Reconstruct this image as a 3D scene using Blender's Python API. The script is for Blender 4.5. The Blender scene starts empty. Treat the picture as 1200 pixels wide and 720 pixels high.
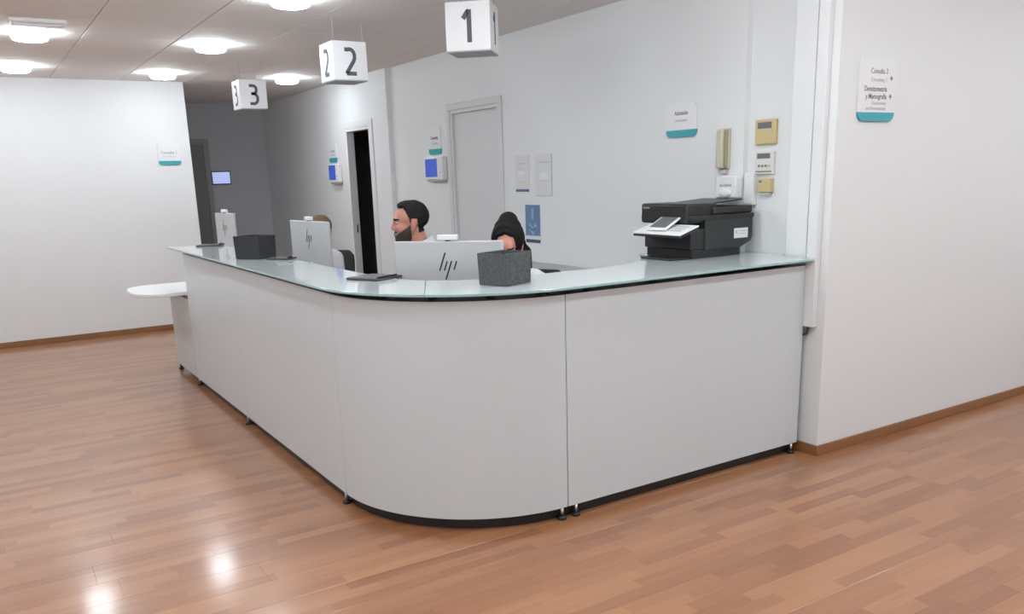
import bpy, bmesh, math, random
from mathutils import Vector, Matrix, noise
random.seed(7)
PI = math.pi
sc = bpy.context.scene
COL = sc.collection

# ------------------------------------------------------------------ camera
YAW, PITCH, ROLL, FPX = -0.56097, -0.24204, -0.03025, 987.62
CAM = Vector((-1.38033, -2.98029, 1.56198))
fw = Vector((-math.sin(YAW)*math.cos(PITCH), math.cos(YAW)*math.cos(PITCH), math.sin(PITCH)))
r0 = Vector((math.cos(YAW), math.sin(YAW), 0)); u0 = r0.cross(fw)
rr = r0*math.cos(ROLL)+u0*math.sin(ROLL); uu = -r0*math.sin(ROLL)+u0*math.cos(ROLL)
cd = bpy.data.cameras.new('camera'); cam = bpy.data.objects.new('camera', cd); COL.objects.link(cam)
cam.matrix_world = Matrix(((rr.x, uu.x, -fw.x, CAM.x), (rr.y, uu.y, -fw.y, CAM.y), (rr.z, uu.z, -fw.z, CAM.z), (0, 0, 0, 1)))
cd.sensor_width = 36; cd.lens = FPX*36/1200; cd.shift_y = 90/1200; cd.clip_start = 0.05
sc.camera = cam
# ------------------------------------------------------------------ world, exposure
w = bpy.data.worlds.new('world'); sc.world = w; w.use_nodes = True
w.node_tree.nodes['Background'].inputs[0].default_value = (.8, .85, .9, 1)
w.node_tree.nodes['Background'].inputs[1].default_value = 0.05
sc.view_settings.view_transform = 'Standard'; sc.view_settings.look = 'None'
sc.view_settings.gamma = 1; sc.view_settings.exposure = 0.0
sc.view_settings.use_curve_mapping = False
LAMP = 52.0          # emission of the ceiling lamps

# ------------------------------------------------------------------ materials
def srgb(r, g, b):
    f = lambda c: (c/255/12.92) if c/255 <= .04045 else ((c/255+.055)/1.055)**2.4
    return (f(r), f(g), f(b), 1)
def mat(name, col, rough=.5, metal=0, var=.04, scale=40, bump=0, emit=0, ecol=None, coat=0, spec=.5, trans=0, alpha=1):
    m = bpy.data.materials.new(name); m.use_nodes = True
    n = m.node_tree.nodes; l = m.node_tree.links; b = n['Principled BSDF']
    c = col if len(col) == 4 else (*col, 1)
    b.inputs['Roughness'].default_value = rough; b.inputs['Metallic'].default_value = metal
    b.inputs['Coat Weight'].default_value = coat; b.inputs['Specular IOR Level'].default_value = spec
    b.inputs['Transmission Weight'].default_value = trans; b.inputs['Alpha'].default_value = alpha
    tc = n.new('ShaderNodeTexCoord'); nz = n.new('ShaderNodeTexNoise'); nz.inputs['Scale'].default_value = scale
    nz.inputs['Detail'].default_value = 4
    l.new(tc.outputs['Object'], nz.inputs['Vector'])
    mx = n.new('ShaderNodeMix'); mx.data_type = 'RGBA'
    mx.inputs[6].default_value = tuple(min(1, x*(1-var)) for x in c[:3])+(1,)
    mx.inputs[7].default_value = tuple(min(1, x*(1+var)) for x in c[:3])+(1,)
    l.new(nz.outputs['Fac'], mx.inputs[0]); l.new(mx.outputs[2], b.inputs['Base Color'])
    if bump:
        bp = n.new('ShaderNodeBump'); bp.inputs['Strength'].default_value = bump; bp.inputs['Distance'].default_value = .002
        l.new(nz.outputs['Fac'], bp.inputs['Height']); l.new(bp.outputs[0], b.inputs['Normal'])
    if emit:
        b.inputs['Emission Color'].default_value = ecol or c; b.inputs['Emission Strength'].default_value = emit
    return m
M = {}
M['wall'] = mat('white_wall_paint', (.79, .80, .805), .6, bump=.06, scale=90, var=.012)
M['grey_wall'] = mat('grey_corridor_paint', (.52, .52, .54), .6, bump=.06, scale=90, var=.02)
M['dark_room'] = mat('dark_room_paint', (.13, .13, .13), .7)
M['ceiling'] = mat('ceiling_tile', (.86, .835, .815), .8, bump=.12, scale=160, var=.03)
M['ceiling_grid'] = mat('ceiling_grid', (.6, .57, .55), .6)
M['door'] = mat('white_door_lacquer', (.70, .70, .705), .35, var=.01)
M['frame'] = mat('white_frame_lacquer', (.8, .8, .8), .35, var=.01)
M['laminate'] = mat('white_counter_laminate', (.635, .68, .705), .32, var=.012, scale=8)
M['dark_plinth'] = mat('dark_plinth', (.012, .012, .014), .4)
M['black'] = mat('black_plastic', (.014, .014, .015), .38)
M['black_matte'] = mat('black_matte_plastic', (.022, .022, .024), .6, bump=.1, scale=300)
M['dark_grey'] = mat('dark_grey_plastic', (.05, .05, .055), .45)
M['glass_top'] = mat('back_painted_white_glass', (.74, .80, .80), .06, var=.01, scale=5, coat=.4)
M['glass_edge'] = mat('green_glass_edge', (.36, .56, .54), .12, var=.05)
M['metal'] = mat('brushed_steel', (.6, .6, .61), .3, metal=1)
M['chrome'] = mat('chrome', (.8, .8, .8), .12, metal=1)
M['silver'] = mat('silver_plastic', (.50, .505, .51), .38, var=.02)
M['white_plastic'] = mat('white_plastic', (.84, .84, .84), .35, var=.01)
M['offwhite'] = mat('offwhite_plastic', (.72, .71, .66), .4, var=.02)
M['beige'] = mat('aged_beige_plastic', srgb(205, 184, 135), .45, var=.03)
M['cream'] = mat('aged_cream_plastic', srgb(200, 195, 170), .45, var=.03)
M['lcd'] = mat('grey_display', srgb(110, 110, 112), .25)
M['felt'] = mat('dark_grey_felt', (.08, .085, .085), .95, bump=1, scale=70, var=.6)
M['felt2'] = mat('charcoal_felt', (.032, .033, .036), .95, bump=.8, scale=90, var=.35)
M['teal'] = mat('teal_print', srgb(58, 160, 172), .4, var=.03)
M['sign'] = mat('white_sign_acrylic', (.81, .81, .82), .3, var=.01)
M['paper'] = mat('white_paper', (.74, .74, .735), .8, var=.02)
M['ink'] = mat('dark_grey_ink', (.10, .10, .115), .6)
M['ink_mid'] = mat('mid_grey_ink', (.20, .20, .21), .6)
M['ink_light'] = mat('pale_grey_ink', (.52, .52, .53), .6)
M['navy_ink'] = mat('indigo_ink', srgb(95, 100, 150), .6)
M['poster_blue'] = mat('poster_blue', srgb(98, 130, 170), .5, var=.12, scale=14)
M['poster_light'] = mat('poster_pale_blue', srgb(140, 172, 200), .5, var=.08, scale=14)
M['poster_dark'] = mat('poster_dark_blue', srgb(58, 76, 108), .5)
M['screen_blue'] = mat('lit_blue_screen', (.05, .1, .4), .2, emit=.42, ecol=srgb(60, 92, 200))
M['screen_pale'] = mat('lit_pale_screen', (.3, .35, .6), .2, emit=.75, ecol=srgb(190, 200, 255))
M['screen_off'] = mat('dark_glass_screen', (.06, .06, .065), .1)
M['lamp'] = mat('lit_lamp_diffuser', (.9, .9, .9), .4, emit=LAMP, ecol=(.91, 1.0, 1.065, 1))
M['baseboard'] = mat('wood_baseboard', srgb(142, 98, 62), .4, var=.12, scale=9)
M['cabinet_grey'] = mat('grey_cabinet', (.42, .42, .42), .45)
M['desk'] = mat('pale_desk_board', (.62, .62, .61), .4)
M['fabric_black'] = mat('black_chair_fabric', (.02, .02, .022), .85, bump=.4, scale=250, var=.2)
M['wire'] = mat('thin_steel_wire', (.4, .4, .41), .4, metal=.6)
M['cable'] = mat('dark_cable', (.05, .05, .055), .5)
M['cube'] = mat('white_cube_acrylic', (.86, .86, .87), .35, var=.008)
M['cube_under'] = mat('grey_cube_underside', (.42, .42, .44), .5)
M['shirt'] = mat('white_cotton', (.70, .70, .71), .9, bump=.25, scale=120, var=.04)
M['shirt_teal'] = mat('teal_trim', srgb(70, 135, 130), .8)
M['trousers'] = mat('navy_trousers', (.03, .035, .05), .9, bump=.2, scale=150)
M['shoe'] = mat('black_shoe', (.015, .015, .015), .5)
M['eye_white'] = mat('eye_white', (.45, .42, .4), .2)
M['iris'] = mat('dark_iris', (.03, .018, .012), .15)
M['beard'] = mat('dark_brown_beard', (.035, .024, .02), .7, bump=.6, scale=120, var=.4)
M['lips'] = mat('lips', srgb(150, 84, 80), .5)

def skin_mat(name, c):
    m = mat(name, c, .55, var=.08, scale=18)
    b = m.node_tree.nodes['Principled BSDF']
    b.inputs['Subsurface Weight'].default_value = .08; b.inputs['Subsurface Radius'].default_value = (.01, .004, .002)
    return m
def hair_mat(name, c):
    m = mat(name, c, .75, var=.3, scale=30, bump=.9, spec=.2)
    n = m.node_tree.nodes; nz = [x for x in n if x.type == 'TEX_NOISE'][0]
    mp = n.new('ShaderNodeMapping'); mp.inputs['Scale'].default_value = (1, 5, 5)
    tc = [x for x in n if x.type == 'TEX_COORD'][0]
    m.node_tree.links.new(tc.outputs['Object'], mp.inputs[0]); m.node_tree.links.new(mp.outputs[0], nz.inputs['Vector'])
    return m

# wood floor: three-strip laminate, strips run along x
def floor_mat():
    m = bpy.data.materials.new('strip_laminate_floor'); m.use_nodes = True
    n = m.node_tree.nodes; l = m.node_tree.links; b = n['Principled BSDF']
    geo = n.new('ShaderNodeNewGeometry'); sp = n.new('ShaderNodeSeparateXYZ'); l.new(geo.outputs['Position'], sp.inputs[0])
    def mth(op, a, bb=None):
        x = n.new('ShaderNodeMath'); x.operation = op
        for i, v in enumerate((a, bb)):
            if v is None: continue
            if isinstance(v, (int, float)): x.inputs[i].default_value = v
            else: l.new(v, x.inputs[i])
        return x.outputs[0]
    row = mth('FLOOR', mth('DIVIDE', mth('ADD', sp.outputs['Y'], 20.02), .065))
    w1 = n.new('ShaderNodeTexWhiteNoise'); w1.noise_dimensions = '1D'; l.new(row, w1.inputs['W'])
    xo = mth('ADD', mth('DIVIDE', mth('ADD', sp.outputs['X'], 20.0), .46), mth('MULTIPLY', w1.outputs['Value'], 7.3))
    cell = mth('FLOOR', xo)
    cx = n.new('ShaderNodeCombineXYZ'); l.new(row, cx.inputs[0]); l.new(cell, cx.inputs[1])
    w2 = n.new('ShaderNodeTexWhiteNoise'); w2.noise_dimensions = '3D'; l.new(cx.outputs[0], w2.inputs['Vector'])
    mp = n.new('ShaderNodeMapping'); mp.inputs['Scale'].default_value = (1.4, 28, 1); l.new(geo.outputs['Position'], mp.inputs[0])
    ad = n.new('ShaderNodeVectorMath'); ad.operation = 'ADD'; l.new(mp.outputs[0], ad.inputs[0]); l.new(w2.outputs['Color'], ad.inputs[1])
    g = n.new('ShaderNodeTexNoise'); g.inputs['Scale'].default_value = 1.6; g.inputs['Detail'].default_value = 2.5; l.new(ad.outputs[0], g.inputs['Vector'])
    cr = n.new('ShaderNodeValToRGB'); e = cr.color_ramp.elements
    e[0].position = 0; e[0].color = srgb(131, 83, 52); e[1].position = 1; e[1].color = srgb(180, 129, 90)
    x = e.new(.45); x.color = srgb(155, 104, 69)
    mixv = mth('ADD', mth('MULTIPLY', w2.outputs['Value'], .55), mth('MULTIPLY', g.outputs['Fac'], .45))
    l.new(mixv, cr.inputs[0]); l.new(cr.outputs[0], b.inputs['Base Color'])
    b.inputs['Coat Weight'].default_value = .55; b.inputs['Coat Roughness'].default_value = .14
    b.inputs['Roughness'].default_value = .32
    return m
M['floor'] = floor_mat()

# ------------------------------------------------------------------ mesh helpers
def box(bm, x0, x1, y0, y1, z0, z1, mi=0):
    vs = [bm.verts.new((x, y, z)) for z in (z0, z1) for y in (y0, y1) for x in (x0, x1)]
    fs = []
    for q in ((0, 2, 3, 1), (4, 5, 7, 6), (0, 1, 5, 4), (2, 6, 7, 3), (0, 4, 6, 2), (1, 3, 7, 5)):
        f = bm.faces.new([vs[i] for i in q]); f.material_index = mi; fs.append(f)
    return vs
def prism(bm, pts, z0, z1, mi_side=0, mi_cap=0):
    n = len(pts)
    a = [bm.verts.new((p[0], p[1], z0)) for p in pts]; b = [bm.verts.new((p[0], p[1], z1)) for p in pts]
    f = bm.faces.new(b); f.material_index = mi_cap
    f = bm.faces.new(a[::-1]); f.material_index = mi_cap
    for i in range(n):
        f = bm.faces.new((a[i], a[(i+1) % n], b[(i+1) % n], b[i])); f.material_index = mi_side
def tube(bm, p0, p1, r0_, r1_=None, seg=14, cap=True):
    r1_ = r0_ if r1_ is None else r1_
    p0, p1 = Vector(p0), Vector(p1); d = (p1-p0).normalized()
    a = d.orthogonal().normalized(); b = d.cross(a)
    A = [bm.verts.new(p0+(a*math.cos(t)+b*math.sin(t))*r0_) for t in [2*PI*i/seg for i in range(seg)]]
    B = [bm.verts.new(p1+(a*math.cos(t)+b*math.sin(t))*r1_) for t in [2*PI*i/seg for i in range(seg)]]
    for i in range(seg): bm.faces.new((A[i], A[(i+1) % seg], B[(i+1) % seg], B[i]))
    if cap: bm.faces.new(A[::-1]); bm.faces.new(B)
def path_tube(bm, pts, r, seg=8):
    pts = [Vector(p) for p in pts]; rings = []
    for i, p in enumerate(pts):
        d = (pts[min(i+1, len(pts)-1)]-pts[max(i-1, 0)]).normalized()
        a = d.cross(Vector((.13, .21, .97))).normalized(); b = d.cross(a)
        rings.append([bm.verts.new(p+(a*math.cos(2*PI*k/seg)+b*math.sin(2*PI*k/seg))*r) for k in range(seg)])
    for i in range(len(rings)-1):
        for k in range(seg): bm.faces.new((rings[i][k], rings[i][(k+1) % seg], rings[i+1][(k+1) % seg], rings[i+1][k]))
    bm.faces.new(rings[0][::-1]); bm.faces.new(rings[-1])
def lathe(bm, prof, cx=0, cy=0, seg=32):
    rings = []
    for (r, z) in prof:
        if r < 1e-6: rings.append([bm.verts.new((cx, cy, z))])
        else: rings.append([bm.verts.new((cx+r*math.cos(2*PI*k/seg), cy+r*math.sin(2*PI*k/seg), z)) for k in range(seg)])
    for a, b in zip(rings, rings[1:]):
        for k in range(seg):
            v = [a[k % len(a)], a[(k+1) % len(a)], b[(k+1) % len(b)], b[k % len(b)]]
            u = []
            for x in v:
                if x not in u: u.append(x)
            if len(u) >= 3: bm.faces.new(u)
def sphere(bm, c, rad, su=24, sv=14, rot=None):
    c = Vector(c); rad = (rad,)*3 if isinstance(rad, (int, float)) else rad
    rows = []
    def P(v):
        v = Vector(v)
        if rot: v = rot @ v
        return bm.verts.new(c+v)
    rows.append([P((0, 0, rad[2]))])
    for j in range(1, sv):
        t = PI*j/sv
        rows.append([P((rad[0]*math.sin(t)*math.cos(2*PI*i/su), rad[1]*math.sin(t)*math.sin(2*PI*i/su), rad[2]*math.cos(t))) for i in range(su)])
    rows.append([P((0, 0, -rad[2]))])
    for a, b in zip(rows, rows[1:]):
        for k in range(su):
            u = []
            for x in (a[k % len(a)], b[k % len(b)], b[(k+1) % len(b)], a[(k+1) % len(a)]):
                if x not in u: u.append(x)
            if len(u) >= 3: bm.faces.new(u)
def capsule(bm, p0, p1, ra, rb, seg=18):
    p0, p1 = Vector(p0), Vector(p1); n = max(2, int((p1-p0).length/(.5*min(ra, rb)))); n = min(n, 14)
    tube(bm, p0, p1, ra, rb, seg)
    sphere(bm, p0, ra, seg, 10); sphere(bm, p1, rb, seg, 10)
def ribbon(bm, pts, width, place, depth=.0012):
    """flat stroke with thickness along a polyline in 2D; place(u, v, w) -> world/local point"""
    n = len(pts); L = []; R = []
    for i, p in enumerate(pts):
        a = pts[max(i-1, 0)]; b = pts[min(i+1, n-1)]
        dx, dy = b[0]-a[0], b[1]-a[1]; q = math.hypot(dx, dy) or 1
        nx, ny = -dy/q*width/2, dx/q*width/2
        L.append((p[0]+nx, p[1]+ny)); R.append((p[0]-nx, p[1]-ny))
    V = [[bm.verts.new(place(*c, wv)) for c in S] for wv in (0, depth) for S in (L, R)]
    l0, r0_, l1, r1_ = V
    for i in range(n-1):
        bm.faces.new((l1[i], r1_[i], r1_[i+1], l1[i+1]))
        bm.faces.new((l0[i], l0[i+1], r0_[i+1], r0_[i]))
        bm.faces.new((l0[i], l1[i], l1[i+1], l0[i+1])); bm.faces.new((r0_[i], r0_[i+1], r1_[i+1], r1_[i]))
    bm.faces.new((l0[0], r0_[0], r1_[0], l1[0])); bm.faces.new((l0[-1], l1[-1], r1_[-1], r0_[-1]))

def finish(name, bm, m, parent=None, smooth=False, bevel=0, seg=2, loc=None, rotz=0, fix=True):
    if fix: bmesh.ops.recalc_face_normals(bm, faces=bm.faces[:])
    me = bpy.data.meshes.new(name); bm.to_mesh(me); bm.free()
    for x in (m if isinstance(m, (list, tuple)) else [m]): me.materials.append(M[x] if isinstance(x, str) else x)
    o = bpy.data.objects.new(name, me); COL.objects.link(o)
    if parent: o.parent = parent
    if loc is not None: o.location = loc
    if rotz: o.rotation_euler = (0, 0, rotz)
    if bevel:
        bv = o.modifiers.new('bevel', 'BEVEL'); bv.width = bevel; bv.segments = seg; bv.limit_method = 'ANGLE'; bv.angle_limit = .6
    if smooth or bevel:
        for p in me.polygons: p.use_smooth = True
        if not smooth or bevel:
            try: me.set_sharp_from_angle(angle=.7)
            except Exception: pass
    return o
def boxobj(name, dims, m, parent=None, bevel=0, **k):
    bm = bmesh.new(); box(bm, *dims); return finish(name, bm, m, parent, bevel=bevel, **k)
def empty(name, loc, rotz=0):
    o = bpy.data.objects.new(name, None); COL.objects.link(o); o.location = loc; o.rotation_euler = (0, 0, rotz); o.empty_display_size = .05
    return o
def tag(o, label, cat, group=None):
    o['label'] = label; o['category'] = cat
    if group: o['group'] = group
    return o
def thing(name, label, cat, loc=(0, 0, 0), rotz=0, group=None): return tag(empty(name, loc, rotz), label, cat, group)
def struct(o): o['kind'] = 'structure'; return o
def text_mesh(name, s, size, place, m, parent=None, align='LEFT', bold=0, sx=1.0):
    cu = bpy.data.curves.new(name, 'FONT'); cu.body = s; cu.size = size; cu.align_x = align; cu.offset = bold; cu.extrude = .0004
    t = bpy.data.objects.new(name, cu); COL.objects.link(t)
    me = bpy.data.meshes.new_from_object(t.evaluated_get(bpy.context.evaluated_depsgraph_get()))
    bpy.data.objects.remove(t); bpy.data.curves.remove(cu)
    for v in me.vertices: v.co = place(v.co.x*sx, v.co.y, v.co.z+.0004)
    me.materials.clear(); me.materials.append(M[m]); me.name = name
    o = bpy.data.objects.new(name, me); COL.objects.link(o)
    if parent: o.parent = parent
    return o
def arc(cx, cy, r, a0, a1, n): return [(cx+r*math.cos(a0+(a1-a0)*i/n), cy+r*math.sin(a0+(a1-a0)*i/n)) for i in range(n+1)]

# ================================================================== STRUCTURE
XW, XF, XN = 2.41, 2.36, 2.45       # back wall: middle plane, far plane, recessed near plane
YW, YL, YC, HC = -0.108, 6.97, 9.35, 2.64
X0, X1, Y0 = -4.2, 6.2, -5.2
T = .14
# floor slab and planks
fl = struct(boxobj('floor', (X0-T, X1+T, Y0-T, YC+T, -.12, -.012), 'dark_plinth'))
PW, PL = .195, 1.29
def plank_mesh(L, W, c):
    bm = bmesh.new(); h = .012
    lo = [(0, 0), (L, 0), (L, W), (0, W)]; hi = [(c, c), (L-c, c), (L-c, W-c), (c, W-c)]
    A = [bm.verts.new((x, y, -h)) for x, y in lo]; B = [bm.verts.new((x, y, -c)) for x, y in lo]; Cc = [bm.verts.new((x, y, 0)) for x, y in hi]
    for P, Q in ((A, B), (B, Cc)):
        for i in range(4): bm.faces.new((P[i], P[(i+1) % 4], Q[(i+1) % 4], Q[i]))
    bm.faces.new(Cc); bm.faces.new(A[::-1])
    me = bpy.data.meshes.new('plank'); bm.to_mesh(me); bm.free(); me.materials.append(M['floor']); return me
pm = plank_mesh(PL, PW, .0011); pm_far = plank_mesh(PL, PW, .00002)
rest = bmesh.new(); npl = 0
row = 0; y = -3.51-PW*9
while y < YC:
    x = X0-random.random()*PL
    while x < X1:
        seen = (x < .1 and x > -3.6 and -1.9 < y < YL and x+PL > -2.6) or (y < .05 and y > -2.7 and -2.6 < x < 5.4)
        if seen and npl < 300:
            o = bpy.data.objects.new('plank', pm if y < 1.2 else pm_far); COL.objects.link(o); o.parent = fl; o.location = (x, y, 0); npl += 1
        else:
            c = .00002
            vs = [rest.verts.new((x+a, y+b, z)) for a, b, z in ((c, c, 0), (PL-c, c, 0), (PL-c, PW-c, 0), (c, PW-c, 0), (0, 0, -c), (PL, 0, -c), (PL, PW, -c), (0, PW, -c))]
            rest.faces.new(vs[:4])
            for i in range(4): rest.faces.new((vs[i+4], vs[(i+1) % 4+4], vs[(i+1) % 4], vs[i]))
        x += PL
    y += PW; row += 1
po = finish('planks', rest, 'floor', fl, fix=False); po['kind'] = 'stuff'

# ceiling slab, grid and tiles
PT = .65; GX, GY = -.465, 6.065
ce = struct(boxobj('ceiling', (X0-T, X1+T, Y0-T, YC+T, HC+.012, HC+.16), 'ceiling_grid'))
bm = bmesh.new(); g = .0025; s = PT/2-g
lo = [(-s, -s), (s, -s), (s, s), (-s, s)]; s2 = s-.004
A = [bm.verts.new((x, y, .012)) for x, y in lo]; B = [bm.verts.new((x, y, .003)) for x, y in lo]
Cc = [bm.verts.new((x*s2/s, y*s2/s, 0)) for x, y in lo]
for P, Q in ((A, B), (B, Cc)):
    for i in range(4): bm.faces.new((P[i], Q[i], Q[(i+1) % 4], P[(i+1) % 4]))
bm.faces.new(Cc[::-1]); bm.faces.new(A)
tm = bpy.data.meshes.new('ceiling_tile'); bm.to_mesh(tm); bm.free(); tm.materials.append(M['ceiling'])
tiles = [(GX+PT*(i+.5), GY+PT*(j+.5)) for i in range(-6, 11) for j in range(-18, 6)]
tiles = [t for t in tiles if X0-.3 < t[0] < X1+.3 and Y0-.3 < t[1] < YC+.3]
near = sorted(tiles, key=lambda t: (abs(t[0]-.4)+abs(t[1]-4.5)))[:170]
for t in near:
    o = bpy.data.objects.new('ceiling_tile', tm); COL.objects.link(o); o.parent = ce; o.location = (t[0], t[1], HC)
bm = bmesh.new()
for t in tiles:
    if t in near: continue
    box(bm, t[0]-s, t[0]+s, t[1]-s, t[1]+s, HC, HC+.012)
o = finish('ceiling_tiles', bm, 'ceiling', ce); o['kind'] = 'stuff'

# walls
D1 = (5.63, 6.30, 2.118)     # dark doorway in the far plane (y0, y1, top)
D2 = (3.13, 3.95, 2.14)      # closed door in the middle plane
def wall(name, boxes, m='wall'):
    bm = bmesh.new()
    for b in boxes: box(bm, *b)
    return struct(finish(name, bm, m))
wb = XW+.2; XD = XF+.075
wall('wall_back', [(XW, wb, .5, D2[0], 0, HC+.01), (XW, wb, D2[0], D2[1], D2[2], HC+.01), (XW, wb, D2[1], 5.18, 0, HC+.01),
                   (XF, XD, 5.18, D1[0], 0, HC+.01), (XF, XD, D1[0], D1[1], D1[2], HC+.01), (XF, XD, D1[1], YC, 0, HC+.01),
                   (XN, wb, .155, .5, 0, HC+.01)])
wall('wall_right', [(XW, X1, YW, .155, 0, HC+.01)])
wall('wall_front', [(X0, .81, YL, YL+T, 0, HC+.01)])
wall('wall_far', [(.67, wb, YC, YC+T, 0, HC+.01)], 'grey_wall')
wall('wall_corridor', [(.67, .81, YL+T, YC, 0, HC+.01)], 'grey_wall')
wall('wall_left', [(X0-T, X0, Y0, YL+T, 0, HC+.01)])
wall('wall_behind', [(X0-T, X1+T, Y0-T, Y0, 0, HC+.01)])
wall('wall_end', [(X1, X1+T, Y0, .155, 0, HC+.01)])
# dark room behind the doorway
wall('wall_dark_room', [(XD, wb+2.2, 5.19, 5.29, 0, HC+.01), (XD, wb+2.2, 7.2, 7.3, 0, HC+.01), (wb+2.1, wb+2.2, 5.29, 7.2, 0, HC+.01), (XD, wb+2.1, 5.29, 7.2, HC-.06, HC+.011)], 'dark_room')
# baseboards
def bb(name, dims): return struct(boxobj(name, dims, 'baseboard', bevel=.003))
bb('baseboard_right', (XW-.012, X1, YW-.012, YW, 0, .058))
bb('baseboard_pillar', (XW-.012, XW, YW, .06, 0, .058))
bb('baseboard_front', (X0, .822, YL-.012, YL, 0, .058))
bb('baseboard_back', (XW-.012, XW, .6, 3.05, 0, .058))
bb('baseboard_left', (X0, X0+.012, Y0, YL-.012, 0, .058))
bb('baseboard_far', (1.56, XF, YC-.012, YC, 0, .058))

# doors
fr = struct(empty('door_1', (XF, (D1[0]+D1[1])/2, 0)))
def local(o, dims, name, m, bevel=.002):
    l = o.location
    return boxobj(name, (dims[0]-l.x, dims[1]-l.x, dims[2]-l.y, dims[3]-l.y, dims[4]-l.z, dims[5]-l.z), m, o, bevel)
local(fr, (XF-.012, XD, D1[1]-.03, D1[1], 0, D1[2]-.03), 'jamb', 'frame')
local(fr, (XF-.012, XD, D1[0], D1[0]+.03, 0, D1[2]-.03), 'jamb', 'frame')
local(fr, (XF-.012, XD, D1[0], D1[1], D1[2]-.03, D1[2]), 'head_jamb', 'frame')
local(fr, (XF-.016, XF-.0005, D1[1], D1[1]+.07, 0, D1[2]), 'casing', 'frame', .004)
local(fr, (XF-.016, XF-.0005, D1[0]-.07, D1[0], 0, D1[2]), 'casing', 'frame', .004)
local(fr, (XF-.016, XF-.0005, D1[0]-.07, D1[1]+.07, D1[2], D1[2]+.07), 'casing', 'frame', .004)
local(fr, (XF+.035, XF+.05, D1[1]-.032, D1[1]-.0301, .98, 1.07), 'strike_plate', 'dark_grey', 0)
d2 = struct(empty('door_2', (XW, (D2[0]+D2[1])/2, 0)))
local(d2, (XW+.02, XW+.06, D2[0]+.03, D2[1]-.03, .008, D2[2]-.03), 'door_leaf', 'door', .003)
for a, b in ((D2[0], D2[0]+.03), (D2[1]-.03, D2[1])): local(d2, (XW-.005, XW+.1, a, b, 0, D2[2]-.03), 'jamb', 'door')
local(d2, (XW-.005, XW+.1, D2[0], D2[1], D2[2]-.03, D2[2]), 'head_jamb', 'door')
for a, b in ((D2[0]-.055, D2[0]), (D2[1], D2[1]+.055)): local(d2, (XW-.014, XW-.0005, a, b, 0, D2[2]), 'casing', 'door', .004)
local(d2, (XW-.014, XW-.0005, D2[0]-.055, D2[1]+.055, D2[2], D2[2]+.055), 'casing', 'door', .004)
bm = bmesh.new(); tube(bm, (XW-.05-XW, D2[0]+.1-d2.location.y, 1.0), (XW-.05-XW, D2[0]+.21-d2.location.y, 1.0), .009)
tube(bm, (-.05, D2[0]+.1-d2.location.y, 1.0), (.02, D2[0]+.1-d2.location.y, 1.0), .011); finish('door_handle', bm, 'metal', d2, True)
d3 = struct(empty('door_3', (1.1, YC, 0)))
local(d3, (.87, 1.50, YC-.012, YC-.0005, .008, 2.10), 'door_leaf', mat('grey_door', (.20, .20, .205), .5), .002)
local(d3, (1.50, 1.57, YC-.02, YC-.0005, 0, 2.17), 'casing', mat('grey_casing', (.33, .33, .34), .5), .003)
local(d3, (.82, 1.50, YC-.02, YC-.0005, 2.10, 2.17), 'casing', bpy.data.materials['grey_casing'], .003)

# cable trunking on the wall end
trk = thing('cable_trunking', 'white vertical cable trunking down the wall end by the counter', 'trunking', (XW, 0, .72))
boxobj('trunking_channel', (-.04, -.0005, -.062, 0, 0, HC-.722), 'wall', trk, .003)
boxobj('trunking_channel', (-.03, -.0005, .012, .15, 0, HC-.722), 'wall', trk, .003)
bm = bmesh.new()
path_tube(bm, [(XW-.02, -.02+.004*i, .72-.02*i) if i < 3 else (XW-.018, -.012+.026*(i-3), .68-.010*(i-3)**1.6) for i in range(8)], .008)
tag(finish('cable', bm, 'cable', smooth=True), 'dark cables hanging from the trunking behind the counter end', 'cable')

# ================================================================== CEILING LAMPS
def lamp(x, y, label):
    t = thing('ceiling_lamp', label, 'lamp', (x, y, HC), 0, 'round surface-mounted ceiling lamps')
    bm = bmesh.new(); lathe(bm, [(0, 0), (.119, 0), (.119, -.007), (.116, -.008), (0, -.008)]); finish('lamp_base', bm, 'white_plastic', t, True)
    bm = bmesh.new(); lathe(bm, [(0, -.0085), (.117, -.0085), (.119, -.02), (.117, -.042), (.108, -.054), (.088, -.059), (0, -.061)])
    finish('diffuser', bm, 'lamp', t, True)
    return t
lamp(-.805, 4.15, 'round lit ceiling lamp beside the slim emergency light')
lamp(-.805, 6.03, 'leftmost round lit ceiling lamp, just above the white far wall')
lamp(.455, 2.30, 'round lit ceiling lamp at the top edge, before the cube numbered 2')
lamp(.455, 4.26, 'round lit ceiling lamp left above the cube numbered 3')
lamp(.455, 6.17, 'round lit ceiling lamp over the white far wall corner')
lamp(1.71, 6.23, 'round lit ceiling lamp between cubes 3 and 2, near the open doorway')
for (x, y, lb) in ((-.805, 2.3, 'round lit ceiling lamp over the floor left of the counter'), (-2.07, 4.15, 'round lit ceiling lamp over the far left floor'),
                   (-2.07, 6.03, 'round lit ceiling lamp over the farthest left floor'), (-2.07, 2.3, 'round lit ceiling lamp over the middle left floor'),
                   (1.40, -.35, 'round lit ceiling lamp above the printer end of the counter'), (.455, .4, 'round lit ceiling lamp above the curved counter corner')):
    lamp(x, y, lb)
ORD = ('first', 'second', 'third', 'fourth', 'fifth', 'sixth', 'seventh', 'eighth')
for j, (y, rl) in enumerate(((.4, 'row left of the counter corner'), (-1.5, 'row in front of the counter'), (-3.4, 'row behind the viewer'))):
    for k in range(8):
        x = -3.33+1.26*k
        if j == 0 and k > 2: continue
        lamp(x, y, 'round lit ceiling lamp, %s from left in the %s' % (ORD[k], rl))
t = thing('emergency_light', 'slim white emergency light on the ceiling, unlit', 'light', (-.79, 3.62, HC))
boxobj('housing', (-.17, .17, -.05, .05, -.028, 0), 'white_plastic', t, .008)
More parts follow.
